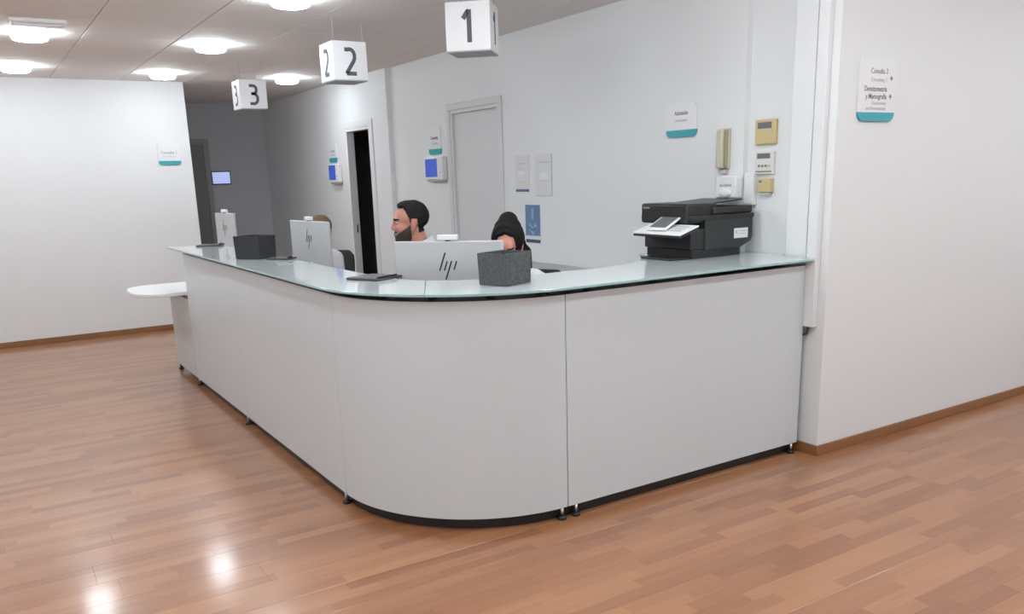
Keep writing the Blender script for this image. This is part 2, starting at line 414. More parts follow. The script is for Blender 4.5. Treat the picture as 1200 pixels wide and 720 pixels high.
bm = bmesh.new(); prism(bm, [(-.15+.3*i/8, -.04) for i in range(9)]+[(.15-.3*i/8, .04) for i in range(9)], -.045, -.0285)
finish('diffuser', bm, 'sign', t, bevel=.008)

# ================================================================== NUMBER CUBES
DIG = {
 '1': [[(-.2, .62), (-.12, .72), (.06, .98), (.08, 1.0), (.08, .9), (.08, 0)]],
 '2': [[(-.30, .95)]+[(-.02+.27*math.cos(a)*1.0, .71+.25*math.sin(a)) for a in [PI*.62-PI*.62*i/6 for i in range(7)]]+[(.25, .62), (.19, .50), (-.02, .26), (-.24, .02), (-.22, 0), (.32, 0)]],
 '3': [[(-.27, .96), (.02, .96), (.14, .93), (.22, .84), (.23, .72), (.18, .60), (.08, .54), (-.16, .53)], [(-.1, .53), (.06, .53), (.19, .48), (.28, .36), (.28, .2), (.2, .07), (.06, .0), (-.28, .0)]],
}
DIG['1'] = [[(-.2, .74), (.0, .95), (.06, .98)], [(.06, 1.02), (.06, 0)]]
def number_cube(d, x, y, t_, label):
    # near corner (x, y); sides leave it along -dir(t) and along the normal of dir(t)
    s, h, z0 = .25, .256, 2.235
    ux, uy = math.cos(t_), math.sin(t_)
    c = Vector((x-ux*s/2-uy*s/2, y-uy*s/2+ux*s/2, z0))
    T_ = thing('number_cube', label, 'sign', c, t_, 'hanging number cubes')
    bm = bmesh.new(); box(bm, -s/2, s/2, -s/2, s/2, .004, h); finish('cube_shell', bm, 'cube', T_, bevel=.003)
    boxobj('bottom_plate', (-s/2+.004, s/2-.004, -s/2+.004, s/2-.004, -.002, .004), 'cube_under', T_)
    sz = .165; wv = .026
    places = [lambda a, b, w_: Vector((a, -s/2-w_, b)), lambda a, b, w_: Vector((s/2+w_, a, b)),
              lambda a, b, w_: Vector((-a, s/2+w_, b)), lambda a, b, w_: Vector((-s/2-w_, -a, b))]
    for pl in places:
        bm = bmesh.new()
        for st in DIG[d]:
            ribbon(bm, [(a*sz*.78 + (.0 if d != '1' else 0), .045+b*sz) for a, b in st], wv, pl, .0012)
        finish('digit', bm, 'ink', T_)
    for a in (-1, 1):
        for b in (-1, 1):
            bm = bmesh.new(); tube(bm, (a*(s/2-.02), b*(s/2-.02), h), (a*(s/2-.02), b*(s/2-.02), HC-z0-.001), .0012, seg=6); finish('wire', bm, 'wire', T_)
number_cube('1', 1.188, 1.219, -.734, 'white hanging cube numbered 1, nearest, turned at an angle')
number_cube('2', .896, 2.808, -PI/2, 'white hanging cube numbered 2 on thin wires')
number_cube('3', .913, 5.205, -PI/2, 'smallest looking white hanging cube, numbered 3')

# ================================================================== COUNTER
R, L1, L2, ZB, H = .7815, 2.375, 3.98, .057, 1.05
TH = .028; YS = 2.52; GP = .0022
def arcpts(r, n=28, a0=PI, a1=1.5*PI): return arc(R, R, r, a0, a1, n)
def foot(parent, x, y):
    bm = bmesh.new(); lathe(bm, [(0, .0), (.021, .0), (.021, .014), (.012, .018), (0, .018)], x, y, 16); finish('foot', bm, 'black', parent, True)
    bm = bmesh.new(); tube(bm, (x, y, .018), (x, y, ZB-.001), .008, seg=10); finish('foot_post', bm, 'metal', parent, True)
def pad(parent, x, y):
    boxobj('glass_standoff', (x-.016, x+.016, y-.016, y+.016, H+.003, 1.0765), 'black', parent, .002)
GROUP = 'white counter modules'
def straight_left(y0, y1, label, end=False):
    t = thing('counter_module', label, 'counter', (0, 0, 0), 0, GROUP)
    boxobj('front_panel', (0, TH, y0+GP, y1-GP, ZB, H), 'laminate', t, .002)
    boxobj('gap_shade_strip', (.0008, TH+.012, y0+GP, y1-GP, H, H+.003), 'dark_plinth', t)  # dark strip added on the panel top, painting in the shade under the glass
    boxobj('plinth', (.03, .046, y0, y1, .004, ZB+.03), 'dark_plinth', t)
    boxobj('top_rail', (TH+.012, .26, y0+.02, y1-.02, H-.05, H-.012), 'dark_plinth', t)
    boxobj('inner_panel', (.262, .28, y0+.01, y1-.01, .05, H-.005), 'laminate', t, .002)
    boxobj('end_panel', (TH, .262, y0+.003, y0+.02, ZB, H-.05), 'laminate', t)
    boxobj('end_panel', (TH, .262, y1-.02, y1-.003, ZB, H-.05 if not end else H), 'laminate', t)
    foot(t, .008, y0+.03)
    if end: foot(t, .008, y1-.04)
    for k in range(4): pad(t, .06, y0+(y1-y0)*(k+.5)/4)
    for k in range(2): pad(t, .24, y0+(y1-y0)*(k+.5)/2)
    return t
straight_left(R, YS, 'white counter module on the left side, next to the curved corner')
straight_left(YS, L2, 'white counter module farthest away, at the low side table', True)
# curved corner
t = thing('counter_corner', 'large curved white counter corner panel facing the viewer', 'counter', (0, 0, 0))
def band(bm, ro, ri, z0, z1, a0=PI+.003, a1=1.5*PI-.003, n=40):
    o_ = arcpts(ro, n, a0, a1); i_ = arcpts(ri, n, a0, a1)
    V = [[bm.verts.new((p[0], p[1], z)) for p in q] for z in (z0, z1) for q in (o_, i_)]
    for k in range(n):
        bm.faces.new((V[0][k], V[0][k+1], V[2][k+1], V[2][k])); bm.faces.new((V[1][k], V[3][k], V[3][k+1], V[1][k+1]))
        bm.faces.new((V[2][k], V[2][k+1], V[3][k+1], V[3][k])); bm.faces.new((V[0][k], V[1][k], V[1][k+1], V[0][k+1]))
    for k in (0, n): bm.faces.new((V[0][k], V[2][k], V[3][k], V[1][k]))
for nm, a, b, z0, z1, m_ in (('front_panel', R, R-TH, ZB, H, 'laminate'), ('gap_shade_strip', R-.0008, R-TH-.012, H, H+.003, 'dark_plinth'), ('plinth', R-.03, R-.046, .004, ZB+.03, 'dark_plinth'),  # strip on the panel top: gap shade put in as dark colour
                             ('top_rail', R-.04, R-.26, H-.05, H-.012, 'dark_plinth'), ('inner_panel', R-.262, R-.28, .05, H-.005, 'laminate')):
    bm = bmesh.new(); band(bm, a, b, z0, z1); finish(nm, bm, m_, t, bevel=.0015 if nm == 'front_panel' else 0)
for a in (.08, .28, .5, .72, .92):
    A_ = PI+a*PI/2; pad(t, R+(R-.06)*math.cos(A_), R+(R-.06)*math.sin(A_))
foot(t, R-.03, .009)
# right module
t = thing('counter_module', 'white counter module on the right, ending at the wall', 'counter', (0, 0, 0), 0, GROUP)
boxobj('front_panel', (R+GP, L1, 0, TH, ZB, H), 'laminate', t, .002)
boxobj('gap_shade_strip', (R+GP, L1, .0008, TH+.012, H, H+.003), 'dark_plinth', t)  # added dark strip, colours the panel top like the shaded gap
boxobj('plinth', (R, L1-.01, .03, .046, .004, ZB+.03), 'dark_plinth', t)
boxobj('top_rail', (R+.02, L1-.02, TH+.012, .40, H-.05, H-.012), 'dark_plinth', t)
boxobj('inner_panel', (R+.02, L1, .402, .42, .05, H-.005), 'laminate', t, .002)
boxobj('end_panel', (L1-.018, L1, TH, .402, ZB, H), 'laminate', t)
foot(t, L1-.04, .008); foot(t, R+.05, .008)
for k in range(4): pad(t, R+(L1-R)*(k+.4)/4, .06)
for k in range(3): pad(t, R+(L1-R)*(k+.5)/3, .36)
# glass tops (mitred at the corner)
GZ0, GZ1, OV = 1.077, 1.089, .055
ro = R+OV
A45 = 1.25*PI
inner = [(.33, 1.05), (.335, .92), (.355, .80), (.40, .68)]
inner2 = [(.46, .60), (.54, .53), (.64, .485), (.78, .462), (.95, .455)]
mo = (R+ro*math.cos(A45), R+ro*math.sin(A45)); mi_ = (.425, .64)
e = .0012
def glass(name, pts, label):
    bm = bmesh.new(); prism(bm, pts, GZ0, GZ1, 1, 0)
    o = finish(name, bm, ['glass_top', 'glass_edge'], bevel=.0015, seg=1)
    return tag(o, label, 'countertop')
LT = 4.30
pl = [(-OV, LT), ] + arc(R, R, ro, PI, A45, 24)[0:] + [mi_] + inner[::-1] + [(.33, 4.05), (.20, 4.16)]
glass('glass_countertop', pl, 'white glass countertop along the left side of the counter')
pr = [(mi_[0]+e, mi_[1]-e), (mo[0]+e, mo[1]-e)] + arc(R, R, ro, A45, 1.5*PI, 24)[1:] + [(XW-.045, -OV), (XW-.045, .152), (XN-.004, .158), (XN-.004, .497), (XW-.004, .503), (XW-.004, .86), (1.95, .86), (1.91, .76), (1.82, .685), (1.73, .605), (1.64, .54), (1.545, .495), (1.44, .468), (1.32, .456)] + inner2[::-1]
glass('glass_countertop', pr, 'white glass countertop carrying the printer, ending at the wall')

# low side table at the far end
t = thing('side_table', 'low white side table with rounded end beyond the counter', 'table', (0, 4.36, 0))
bm = bmesh.new()
prism(bm, [(.75, .37)]+[(-.10-.27*abs(math.sin(PI*i/24))**.75, .37*math.copysign(abs(math.cos(PI*i/24))**.75, math.cos(PI*i/24))) for i in range(25)]+[(.75, -.37)], .722, .752)
finish('tabletop', bm, 'white_plastic', t, bevel=.006)
boxobj('front_panel', (0, .025, -.37, .35, ZB, .69), 'laminate', t, .002)
boxobj('back_panel', (0.025, .72, .325, .35, ZB, .69), 'laminate', t, .002)
boxobj('under_rail', (.03, .7, -.36, .32, .66, .721), 'black', t)
boxobj('bracket', (.0, .03, -.37, -.28, .691, .7215), 'black', t)
bm = bmesh.new(); lathe(bm, [(0, 0), (.02, 0), (.02, .014), (.011, .018), (.011, ZB), (0, ZB)], .02, .33, 14); finish('foot', bm, 'black', t, True)
bm = bmesh.new(); lathe(bm, [(0, 0), (.02, 0), (.02, .014), (.011, .018), (.011, ZB), (0, ZB)], .5, .33, 14); finish('foot', bm, 'black', t, True)

# staff desks behind the counter
def desk(label, dims, legs):
    t = thing('staff_desk', label, 'desk', ((dims[0]+dims[1])/2, (dims[2]+dims[3])/2, 0), 0, 'staff desks behind the counter')
    cx, cy = t.location.x, t.location.y
    boxobj('desktop', (dims[0]-cx, dims[1]-cx, dims[2]-cy, dims[3]-cy, .715, .74), 'desk', t, .003)
    for lx, ly in legs: boxobj('leg', (lx-cx-.022, lx-cx+.022, ly-cy-.022, ly-cy+.022, 0, .715), 'metal', t, .003)
desk('pale staff desk along the left counter, below the glass', (.285, .72, 1.30, 3.97), ((.32, 1.36), (.68, 2.2), (.68, 3.9), (.32, 3.9)))
desk('pale staff desk in the counter corner, below the glass', (.50, .90, .48, 1.20), ((.82, .53), (.55, 1.15)))

# ================================================================== MONITORS
def monitor(A, B, ztop, label, wid=.555, hgt=.345, logo=True, base=.74):
    """A, B: far-left and near-right ends of the top edge as seen from behind"""
    A, B = Vector(A), Vector(B); c = (A+B)/2; d = (B-A).normalized(); rz = math.atan2(d.y, d.x)
    t = thing('computer_monitor', label, 'monitor', (c.x, c.y, base), rz, 'silver all-in-one computers')
    z1 = ztop-base; z0 = z1-hgt; W = wid/2
    bm = bmesh.new(); box(bm, -W, W, 0, .022, z0, z1); finish('back_shell', bm, 'silver', t, bevel=.006)
    boxobj('screen', (-W+.012, W-.012, .0222, .026, z0+.02, z1-.012), 'screen_off', t)
    bm = bmesh.new(); box(bm, -.045, .045, -.02, -.0005, .0, z0+.06)
    for v in bm.verts: v.co.y -= .03 if v.co.z < .01 else 0
    finish('stand', bm, 'silver', t, bevel=.004)
    boxobj('stand_foot', (-.12, .12, -.11, .10, 0.0005, .010), 'silver', t, .004)
    cm = boxobj('webcam', (-.052, .052, -.002, .02, z1+.004, z1+.030), 'white_plastic', t, .004)
    bm = bmesh.new(); box(bm, -.012, .012, .002, .016, z1-.001, z1+.006); finish('webcam_mount', bm, 'dark_grey', t)
    if logo:
        pl_ = lambda a, b, w_: Vector((a, -w_, b)); zc = z1-.118
        bm = bmesh.new(); sl = .36
        def st(x, b0, b1): ribbon(bm, [(x+b0*sl, zc+b0), (x+b1*sl, zc+b1)], .0075, pl_, .001)
        st(-.036, -.026, .062); st(-.012, -.026, .020); st(.010, -.070, .022); st(.036, -.022, .020)
        finish('logo', bm, 'black', t)
    return t
monitor((.38, .90), (.785, .495), 1.262, 'nearest silver monitor, its back showing a slanted black logo')
monitor((.585, 3.09), (.645, 2.50), 1.299, 'silver monitor seen obliquely before the seated brown-haired person', wid=.60)
monitor((.405, 4.635), (.475, 4.085), 1.33, 'silver monitor farthest away, behind the charcoal felt box', wid=.40, base=.7525)

# ================================================================== THINGS ON THE COUNTER
GT = GZ1+.0006
def felt_box(c, rz, sx, sy, h, m, label):
    t = thing('felt_box', label, 'box', (c[0], c[1], GT), rz)
    k = .95; th = .007
    def slab(name, quad_out, quad_in):
        bm = bmesh.new(); a = [bm.verts.new(p) for p in quad_out]; b = [bm.verts.new(p) for p in quad_in]
        bm.faces.new(a); bm.faces.new(b[::-1])
        for i in range(4): bm.faces.new((a[i], b[i], b[(i+1) % 4], a[(i+1) % 4]))
        finish(name, bm, m, t, bevel=.002)
    X, Y = sx/2, sy/2
    lo = [(-X*k, -Y*k, 0), (X*k, -Y*k, 0), (X*k, Y*k, 0), (-X*k, Y*k, 0)]; hi = [(-X, -Y, h), (X, -Y, h), (X, Y, h), (-X, Y, h)]
    inn = lambda p: (p[0]-math.copysign(th, p[0]), p[1]-math.copysign(th, p[1]), p[2])
    for i in range(4):
        j = (i+1) % 4; q = [lo[i], lo[j], hi[j], hi[i]]
        slab('side', q, [inn(p) for p in q])
    boxobj('bottom', (-X*k+th, X*k-th, -Y*k+th, Y*k-th, .0005, .006), m, t)
felt_box((.632, .255), .33, .185, .165, .142, 'felt', 'grey woven felt box on the glass counter beside the nearest monitor')
felt_box((.178, 2.585), -1.03, .215, .16, .145, 'felt2', 'charcoal felt box on the far part of the glass counter')
def sig_pad(c, rz, sx, sy, label):
    t = thing('signature_pad', label, 'tablet', (c[0], c[1], GT), rz, 'flat tablets on the counter')
    boxobj('pad_body', (-sx/2, sx/2, -sy/2, sy/2, 0, .011), 'dark_grey', t, .003)
    boxobj('pad_screen', (-sx/2+.02, sx/2-.03, -sy/2+.018, sy/2-.018, .0111, .0122), 'lcd', t)
    bm = bmesh.new(); tube(bm, (sx/2-.012, -sy/2+.02, .016), (sx/2-.012, sy/2-.03, .016), .0045, seg=8); finish('pen', bm, 'black', t, True)
    return t
sig_pad((.275, .90), -1.15, .20, .19, 'flat dark tablet on the glass left of the nearest monitor')
sig_pad((.235, 4.05), -.5, .19, .15, 'flat dark tablet at the far end of the glass counter')
sig_pad((.275, 2.36), -.9, .16, .10, 'small flat dark tablet on the glass right of the charcoal box')

# printer
t = thing('office_printer', 'black multifunction office printer with white tilted control panel on the counter', 'printer', (2.12, .60, GT))
px, py = 2.12, .60
def P(name, dims, m, bevel=.006, parent=None):
    return boxobj(name, (dims[0]-px, dims[1]-px, dims[2]-py, dims[3]-py, dims[4], dims[5]), m, parent or t, bevel)
P('base', (1.93, 2.30, .405, .77, 0, .05), 'black', .004)
P('lower_body', (1.915, 2.31, .40, .775, .05, .16), 'black_matte', .006)
P('output_tray', (1.785, 1.94, .42, .66, .0, .012), 'black', .004)
bm = bmesh.new()
prof = [(2.015, .045), (2.30, .045), (2.375, .075), (2.385, .10), (2.385, .225), (2.015, .225)]
va = [bm.verts.new((a-px, .39-py, b)) for a, b in prof]; vb = [bm.verts.new((a-px, .785-py, b)) for a, b in prof]
bm.faces.new(va); bm.faces.new(vb[::-1])
for i in range(6): bm.faces.new((va[i], vb[i], vb[(i+1) % 6], va[(i+1) % 6]))
finish('main_body', bm, mat('printer_body', (.028, .030, .030), .4), t, bevel=.006)
P('scanner_unit', (1.90, 2.39, .385, .79, .205, .232), 'black', .006)
lid = P('document_feeder', (1.895, 2.12, .41, .785, .188, .296), 'black', .012)
P('scanner_lid', (2.08, 2.385, .395, .785, .233, .272), 'black_matte', .008)
bm = bmesh.new(); vs = box(bm, 2.04-px, 2.34-px, .43-py, .74-py, .284, .292)
for v in vs: v.co.z += (v.co.x+.08)*.06
finish('feeder_tray', bm, 'black', t, bevel=.003)
P('feeder_support', (2.14, 2.2, .55, .62, .27, .286), 'black', .002)
# control panel
P('panel_arm', (1.86, 1.96, .44, .72, .115, .135), 'black', .004)
bm = bmesh.new(); vs = box(bm, 1.765-px, 1.90-px, .325-py, .70-py, .124, .138)
for v in vs: v.co.z += (v.co.x-(1.765-px))*.30
finish('panel_underside', bm, 'black', t, bevel=.004)
bm = bmesh.new(); vs = box(bm, 1.762-px, 1.90-px, .322-py, .703-py, .1385, .1475)
for v in vs: v.co.z += (v.co.x-(1.765-px))*.30
cp = finish('control_panel', bm, 'white_plastic', t, bevel=.004)
bm = bmesh.new(); vs = box(bm, 1.785-px, 1.905-px, .46-py, .615-py, .158, .168)
for v in vs: v.co.z += (v.co.x-(1.785-px))*.52
finish('touch_screen_frame', bm, 'white_plastic', cp, bevel=.004)
bm = bmesh.new(); vs = box(bm, 1.798-px, 1.893-px, .475-py, .60-py, .1682, .1695)
for v in vs: v.co.z += (v.co.x-(1.785-px))*.52
finish('touch_screen', bm, 'lcd', cp)
bm = bmesh.new()
for i in range(3):
    for j in range(4):
        xx = 1.80+.028*i; yy = .365+.02*j
        vs = box(bm, xx-px, xx+.016-px, yy-py, yy+.012-py, .1478, .1492)
        for v in vs: v.co.z += (v.co.x-(1.765-px))*.30
finish('keypad', bm, 'silver', cp)
st_ = P('sticker', (2.235, 2.345, .3885, .3898, .095, .150), 'sign', 0)
bm = bmesh.new(); box(bm, 2.246-px, 2.258-px, .3878-py, .3884-py, .120, .138); box(bm, 2.266-px, 2.335-px, .3878-py, .3884-py, .132, .135); box(bm, 2.266-px, 2.325-px, .3878-py, .3884-py, .118, .121); finish('sticker_print', bm, 'ink_light', st_)
text_mesh('maker_name', 'brother', .018, lambda a, b, c: Vector((1.8948-px-c, .765-py-a, .268+b)), 'ink_light', t)
bm = bmesh.new(); tube(bm, (2.10-px, .4095-py, .262), (2.10-px, .408-py, .262), .006, seg=10); finish('indicator', bm, 'silver', t)

# ================================================================== WALL FITTINGS
def place_back(xp, yc, zc):    # text on the back wall: reads towards -y
    return lambda a, b, c: Vector((xp-.0-c, yc-a, zc+b))
def rrect(w_, h_, r_, corners, n=6):
    pts = []
    for i, (cx, cy, a0) in enumerate(((w_/2, h_/2, 0), (-w_/2, h_/2, PI/2), (-w_/2, -h_/2, PI), (w_/2, -h_/2, 1.5*PI))):
        if corners[i]:
            ox, oy = cx-math.copysign(r_, cx), cy-math.copysign(r_, cy)
            pts += [(ox+r_*math.cos(a0+PI/2*k/n), oy+r_*math.sin(a0+PI/2*k/n)) for k in range(n+1)]
        else: pts.append((cx, cy))
    return pts
def slab2(name, pts, place, d0, d1, m, parent):
    bm = bmesh.new(); a = [bm.verts.new(place(p[0], p[1], d0)) for p in pts]; b = [bm.verts.new(place(p[0], p[1], d1)) for p in pts]
    n = len(pts); bm.faces.new(a[::-1]); bm.faces.new(b)
    for i in range(n): bm.faces.new((a[i], a[(i+1) % n], b[(i+1) % n], b[i]))
    return finish(name, bm, m, parent)
def wall_sign(axis, pos, w_, h_, label, lines, band=.045, arrows=()):
    t = thing('wall_sign', label, 'sign', pos)
    if axis == 'x': pl_ = lambda a, b, c: Vector((-c, -a, b))
    else: pl_ = lambda a, b, c: Vector((a, -c, b))
    r_ = .035*w_/.25
    body = [p for p in rrect(w_, h_, r_, (1, 1, 0, 0))]
    body = [(p[0], max(p[1], -h_/2+band)) for p in body]
    slab2('sign_plate', body, pl_, .0005, .012, 'sign', t)
    bot = rrect(w_, band, min(r_, band*.9), (0, 0, 1, 1))
    slab2('sign_band', [(p[0], p[1]-h_/2+band/2) for p in bot], pl_, .0005, .0125, 'teal', t)
    for (s_, size, a, b, m_, al, bo) in lines:
        text_mesh('sign_text', s_, size, (lambda A_, B_: (lambda x, y_, z: pl_(A_+x, B_+y_, .0122+z)))(a, b), m_, t, al, bo, .9)
    for (a, b) in arrows:
        bm = bmesh.new(); q = .012
        ribbon(bm, [(a-q, b), (a+q*.6, b)], .005, lambda x, y_, z: pl_(x, y_, .0122+z)); ribbon(bm, [(a-.001, b+q*.9), (a+q*.7, b), (a-.001, b-q*.9)], .005, lambda x, y_, z: pl_(x, y_, .0122+z))
        finish('sign_arrow', bm, 'ink', t)
    return t
wall_sign('y', (2.715, YW, 1.938), .30, .31, 'white and teal direction sign with arrows on the right wall',
          [('Consulta 2', .036, .075, .082, 'ink_mid', 'RIGHT', .0), ('Consulting 2', .028, .068, .042, 'ink_light', 'RIGHT', 0),
           ('Densitometría', .036, .075, -.006, 'ink_mid', 'RIGHT', .0004), ('y Mamografía', .036, .075, -.043, 'ink_mid', 'RIGHT', .0004),
           ('Densitometry', .024, .075, -.072, 'ink_light', 'RIGHT', 0), ('and Mammography', .024, .075, -.098, 'ink_light', 'RIGHT', 0)], .045, ((.105, .06), (.105, -.03)))
wall_sign('x', (XW, 1.0, 1.862), .26, .20, 'white and teal name sign on the back wall above the printer',
          [('Admisión', .034, 0, .030, 'ink_mid', 'CENTER', .0005), ('Admissions', .026, 0, -.010, 'ink_light', 'CENTER', 0)], .042)
wall_sign('x', (XW, 4.26, 1.90), .24, .25, 'white and teal name sign left of the closed white door',
          [('Consulta', .045, 0, .01, 'ink', 'CENTER', .0005), ('Consulting', .032, 0, -.035, 'ink_light', 'CENTER', 0)], .05)
wall_sign('x', (XF, 6.735, 1.88), .23, .21, 'white and teal name sign left of the dark doorway',
          [('Consulta', .042, 0, .01, 'ink_mid', 'CENTER', .0), ('Consulting', .03, 0, -.03, 'ink_light', 'CENTER', 0)], .05)
wall_sign('y', (.582, YL, 1.90), .23, .23, 'white and teal name sign on the white far wall',
          [('Consulta 1', .042, 0.0, .0, 'ink_mid', 'CENTER', .0), ('Consulting 1', .03, 0, -.035, 'ink_light', 'CENTER', 0)], .042)

def wall_device(x, y0, y1, z0, z1, ys0, ys1, zs0, zs1, label):
    t = thing('wall_terminal', label, 'terminal', (x, (y0+y1)/2, (z0+z1)/2), 0, 'wall terminals with blue screens')
    cy, cz = t.location.y, t.location.z
    boxobj('housing', (-.055, -.0005, y0-cy, y1-cy, z0-cz, z1-cz), 'white_plastic', t, .01)
    boxobj('screen', (-.0565, -.0555, ys0-cy, ys1-cy, zs0-cz, zs1-cz), 'screen_blue', t)
    boxobj('lower_lip', (-.05, -.01, y0-cy+.01, y1-cy-.04, z0-cz-.014, z0-cz), 'silver', t, .003)
    bm = bmesh.new(); tube(bm, (-.055, y0-cy+.04, zs0-cz+.04), (-.058, y0-cy+.04, zs0-cz+.04), .008, seg=12); finish('button', bm, 'silver', t)
wall_device(XW, 4.05, 4.40, 1.545, 1.755, 4.15, 4.385, 1.572, 1.735, 'white wall terminal with blue screen left of the closed door')
wall_device(XF, 6.50, 6.80, 1.545, 1.755, 6.58, 6.785, 1.575, 1.74, 'white wall terminal with blue screen beside the dark doorway')
t = thing('wall_screen', 'small lit wall screen on the dark grey corridor wall', 'screen', (1.695, YC, 1.652))
boxobj('bezel', (-.13, .13, -.03, -.0005, -.09, .09), 'dark_grey', t, .005)
boxobj('display', (-.118, .118, -.0315, -.0305, -.077, .077), 'screen_pale', t)

def paper(y0, y1, z0, z1, label, bars, name='paper_notice', base='paper'):
    t = thing(name, label, 'notice', (XW, (y0+y1)/2, (z0+z1)/2))
    W, Hh = (y1-y0)/2, (z1-z0)/2
    boxobj('sheet', (-.004, -.0005, -W, W, -Hh, Hh), base, t)
    for (a0, a1, b0, b1, m_) in bars:      # in fractions of the sheet, from its upper left corner as read
        boxobj('print', (-.0052, -.0041, W-2*W*a1, W-2*W*a0, Hh-2*Hh*b1, Hh-2*Hh*b0), m_, t)
    return t
paper(2.70, 2.90, 1.425, 1.72, 'white paper notice with an indigo bar at the bottom', [(.15, .8, .22, .235, 'ink_light'), (.15, .6, .36, .37, 'ink_light'), (.2, .7, .42, .52, 'sign'), (.15, .85, .7, .71, 'ink_light'), (.02, .98, .90, .965, 'navy_ink')])
paper(2.386, 2.616, 1.402, 1.722, 'plain white framed notice right of the other sheet', [(0, 1, 0, .015, 'sign'), (.95, 1, .015, 1, 'ink_light'), (.15, .85, .20, .215, 'ink_light'), (.3, .7, .45, .6, 'sign'), (.2, .8, .64, .65, 'ink_light'), (.0, .95, .985, 1, 'ink_light')])
t = paper(2.56, 2.766, 1.034, 1.334, 'blue health poster with pale figures and white footer below the notices', [(0, 1, 0, .80, 'poster_blue'), (0.02, 1, .90, .985, 'poster_dark')], 'poster')
bm = bmesh.new(); pl_ = lambda a, b, c: Vector((-.0053-c, -a, b))
for pts in ([(0, .12), (.0, .04)], [(-.05, -.0), (-.02, -.03), (0, -.045), (.02, -.03), (.05, -.0)], [(-.045, -.03), (0, -.07), (.045, -.03)]): ribbon(bm, pts, .03, pl_, .0006)
finish('print', bm, 'poster_light', t)

# intercom handset
t = thing('intercom_handset', 'tall cream intercom handset on the wall above the printer', 'handset', (XW, .632, 1.672))
boxobj('cradle', (-.022, -.0005, -.035, .045, -.11, .118), 'cream', t, .005)
bm = bmesh.new(); box(bm, -.058, -.024, -.018, .03, -.105, .115); finish('receiver', bm, 'cream', t, bevel=.01)
boxobj('earpiece_side', (-.04, -.022, -.034, -.019, -.10, .11), mat('olive_plastic', srgb(160, 155, 125), .5), t, .003)
boxobj('lower_jack', (-.03, -.0005, -.02, .03, -.135, -.111), 'silver', t, .003)
# thermostats on the recessed strip
t = thing('thermostat', 'beige thermostat with grey display, topmost on the wall strip', 'thermostat', (XN, .365, 1.757))
boxobj('case', (-.024, -.0005, -.072, .072, -.066, .066), 'beige', t, .005)
boxobj('display', (-.0255, -.0245, -.045, .052, .018, .052), 'lcd', t)
boxobj('button', (-.028, -.0245, -.048, -.03, -.006, .006), 'cream', t, .001)
t = thing('alarm_keypad', 'white wall keypad with dark display below the beige thermostat', 'keypad', (XN, .365, 1.59))
boxobj('case', (-.022, -.0005, -.062, .065, -.062, .064), 'offwhite', t, .005)
boxobj('display', (-.0235, -.0225, -.042, .05, .024, .052), 'lcd', t)
for k in range(4): boxobj('button', (-.0245, -.0225, -.045+.024*k, -.030+.024*k, -.022, -.010), 'ink_mid' if k else 'beige', t)
boxobj('bottom_slot', (-.0235, -.0225, -.055, .058, -.05, -.043), 'ink_mid', t)
t = thing('wall_sensor', 'small beige wall sensor box, lowest on the wall strip', 'sensor', (XN, .35, 1.465))
boxobj('case', (-.035, -.0005, -.046, .046, -.035, .04), 'beige', t, .005)
boxobj('knob', (-.042, -.0355, .015, .03, .018, .03), 'ink_mid', t, .002)
boxobj('lower_clip', (-.03, -.0005, -.035, .03, -.05, -.036), 'silver', t, .002)
# dispenser above the printer
t = thing('paper_dispenser', 'white wall dispenser with small print just above the printer', 'dispenser', (XW, .57, 1.44))
boxobj('case', (-.06, -.0005, -.075, .085, -.042, .085), 'wall', t, .01)
bm = bmesh.new(); sphere(bm, (-.06, .005, -.012), (.016, .05, .026)); finish('window', bm, 'sign', t, True)
text_mesh('print', 'ALCOHOL', .02, lambda a, b, c: Vector((-.0605-c, .05-a, .025+b)), 'ink_mid', t)
t = thing('switch_box', 'white flat wall box between dispenser and thermostats', 'switch', (XN, .455, 1.45))
boxobj('case', (-.036, -.0005, -.03, .04, -.09, .09), 'wall', t, .004)
boxobj('cover', (-.039, -.0365, -.024, .034, -.08, .08), 'frame', t, .002)

# low cabinet along the back wall
t = thing('low_cabinet', 'low grey cabinet standing along the back wall behind the staff', 'cabinet', (2.19, 2.0, 0))
boxobj('carcass', (-.20, .206, -.62, .90, .06, .865), 'cabinet_grey', t, .002)
boxobj('cabinet_top', (-.215, .21, -.63, .91, .866, .891), 'cabinet_grey', t, .003)
boxobj('plinth', (-.17, .2, -.60, .88, 0, .06), 'dark_plinth', t)
for k in range(3):
    y0 = -.615+.505*k
    dr = boxobj('door', (-.219, -.201, y0+.003, y0+.50, .07, .86), 'cabinet_grey', t, .002)
    bm = bmesh.new(); tube(bm, (-.235, y0+.45, .6), (-.235, y0+.45, .74), .006, seg=10); finish('handle', bm, 'metal', dr, True)

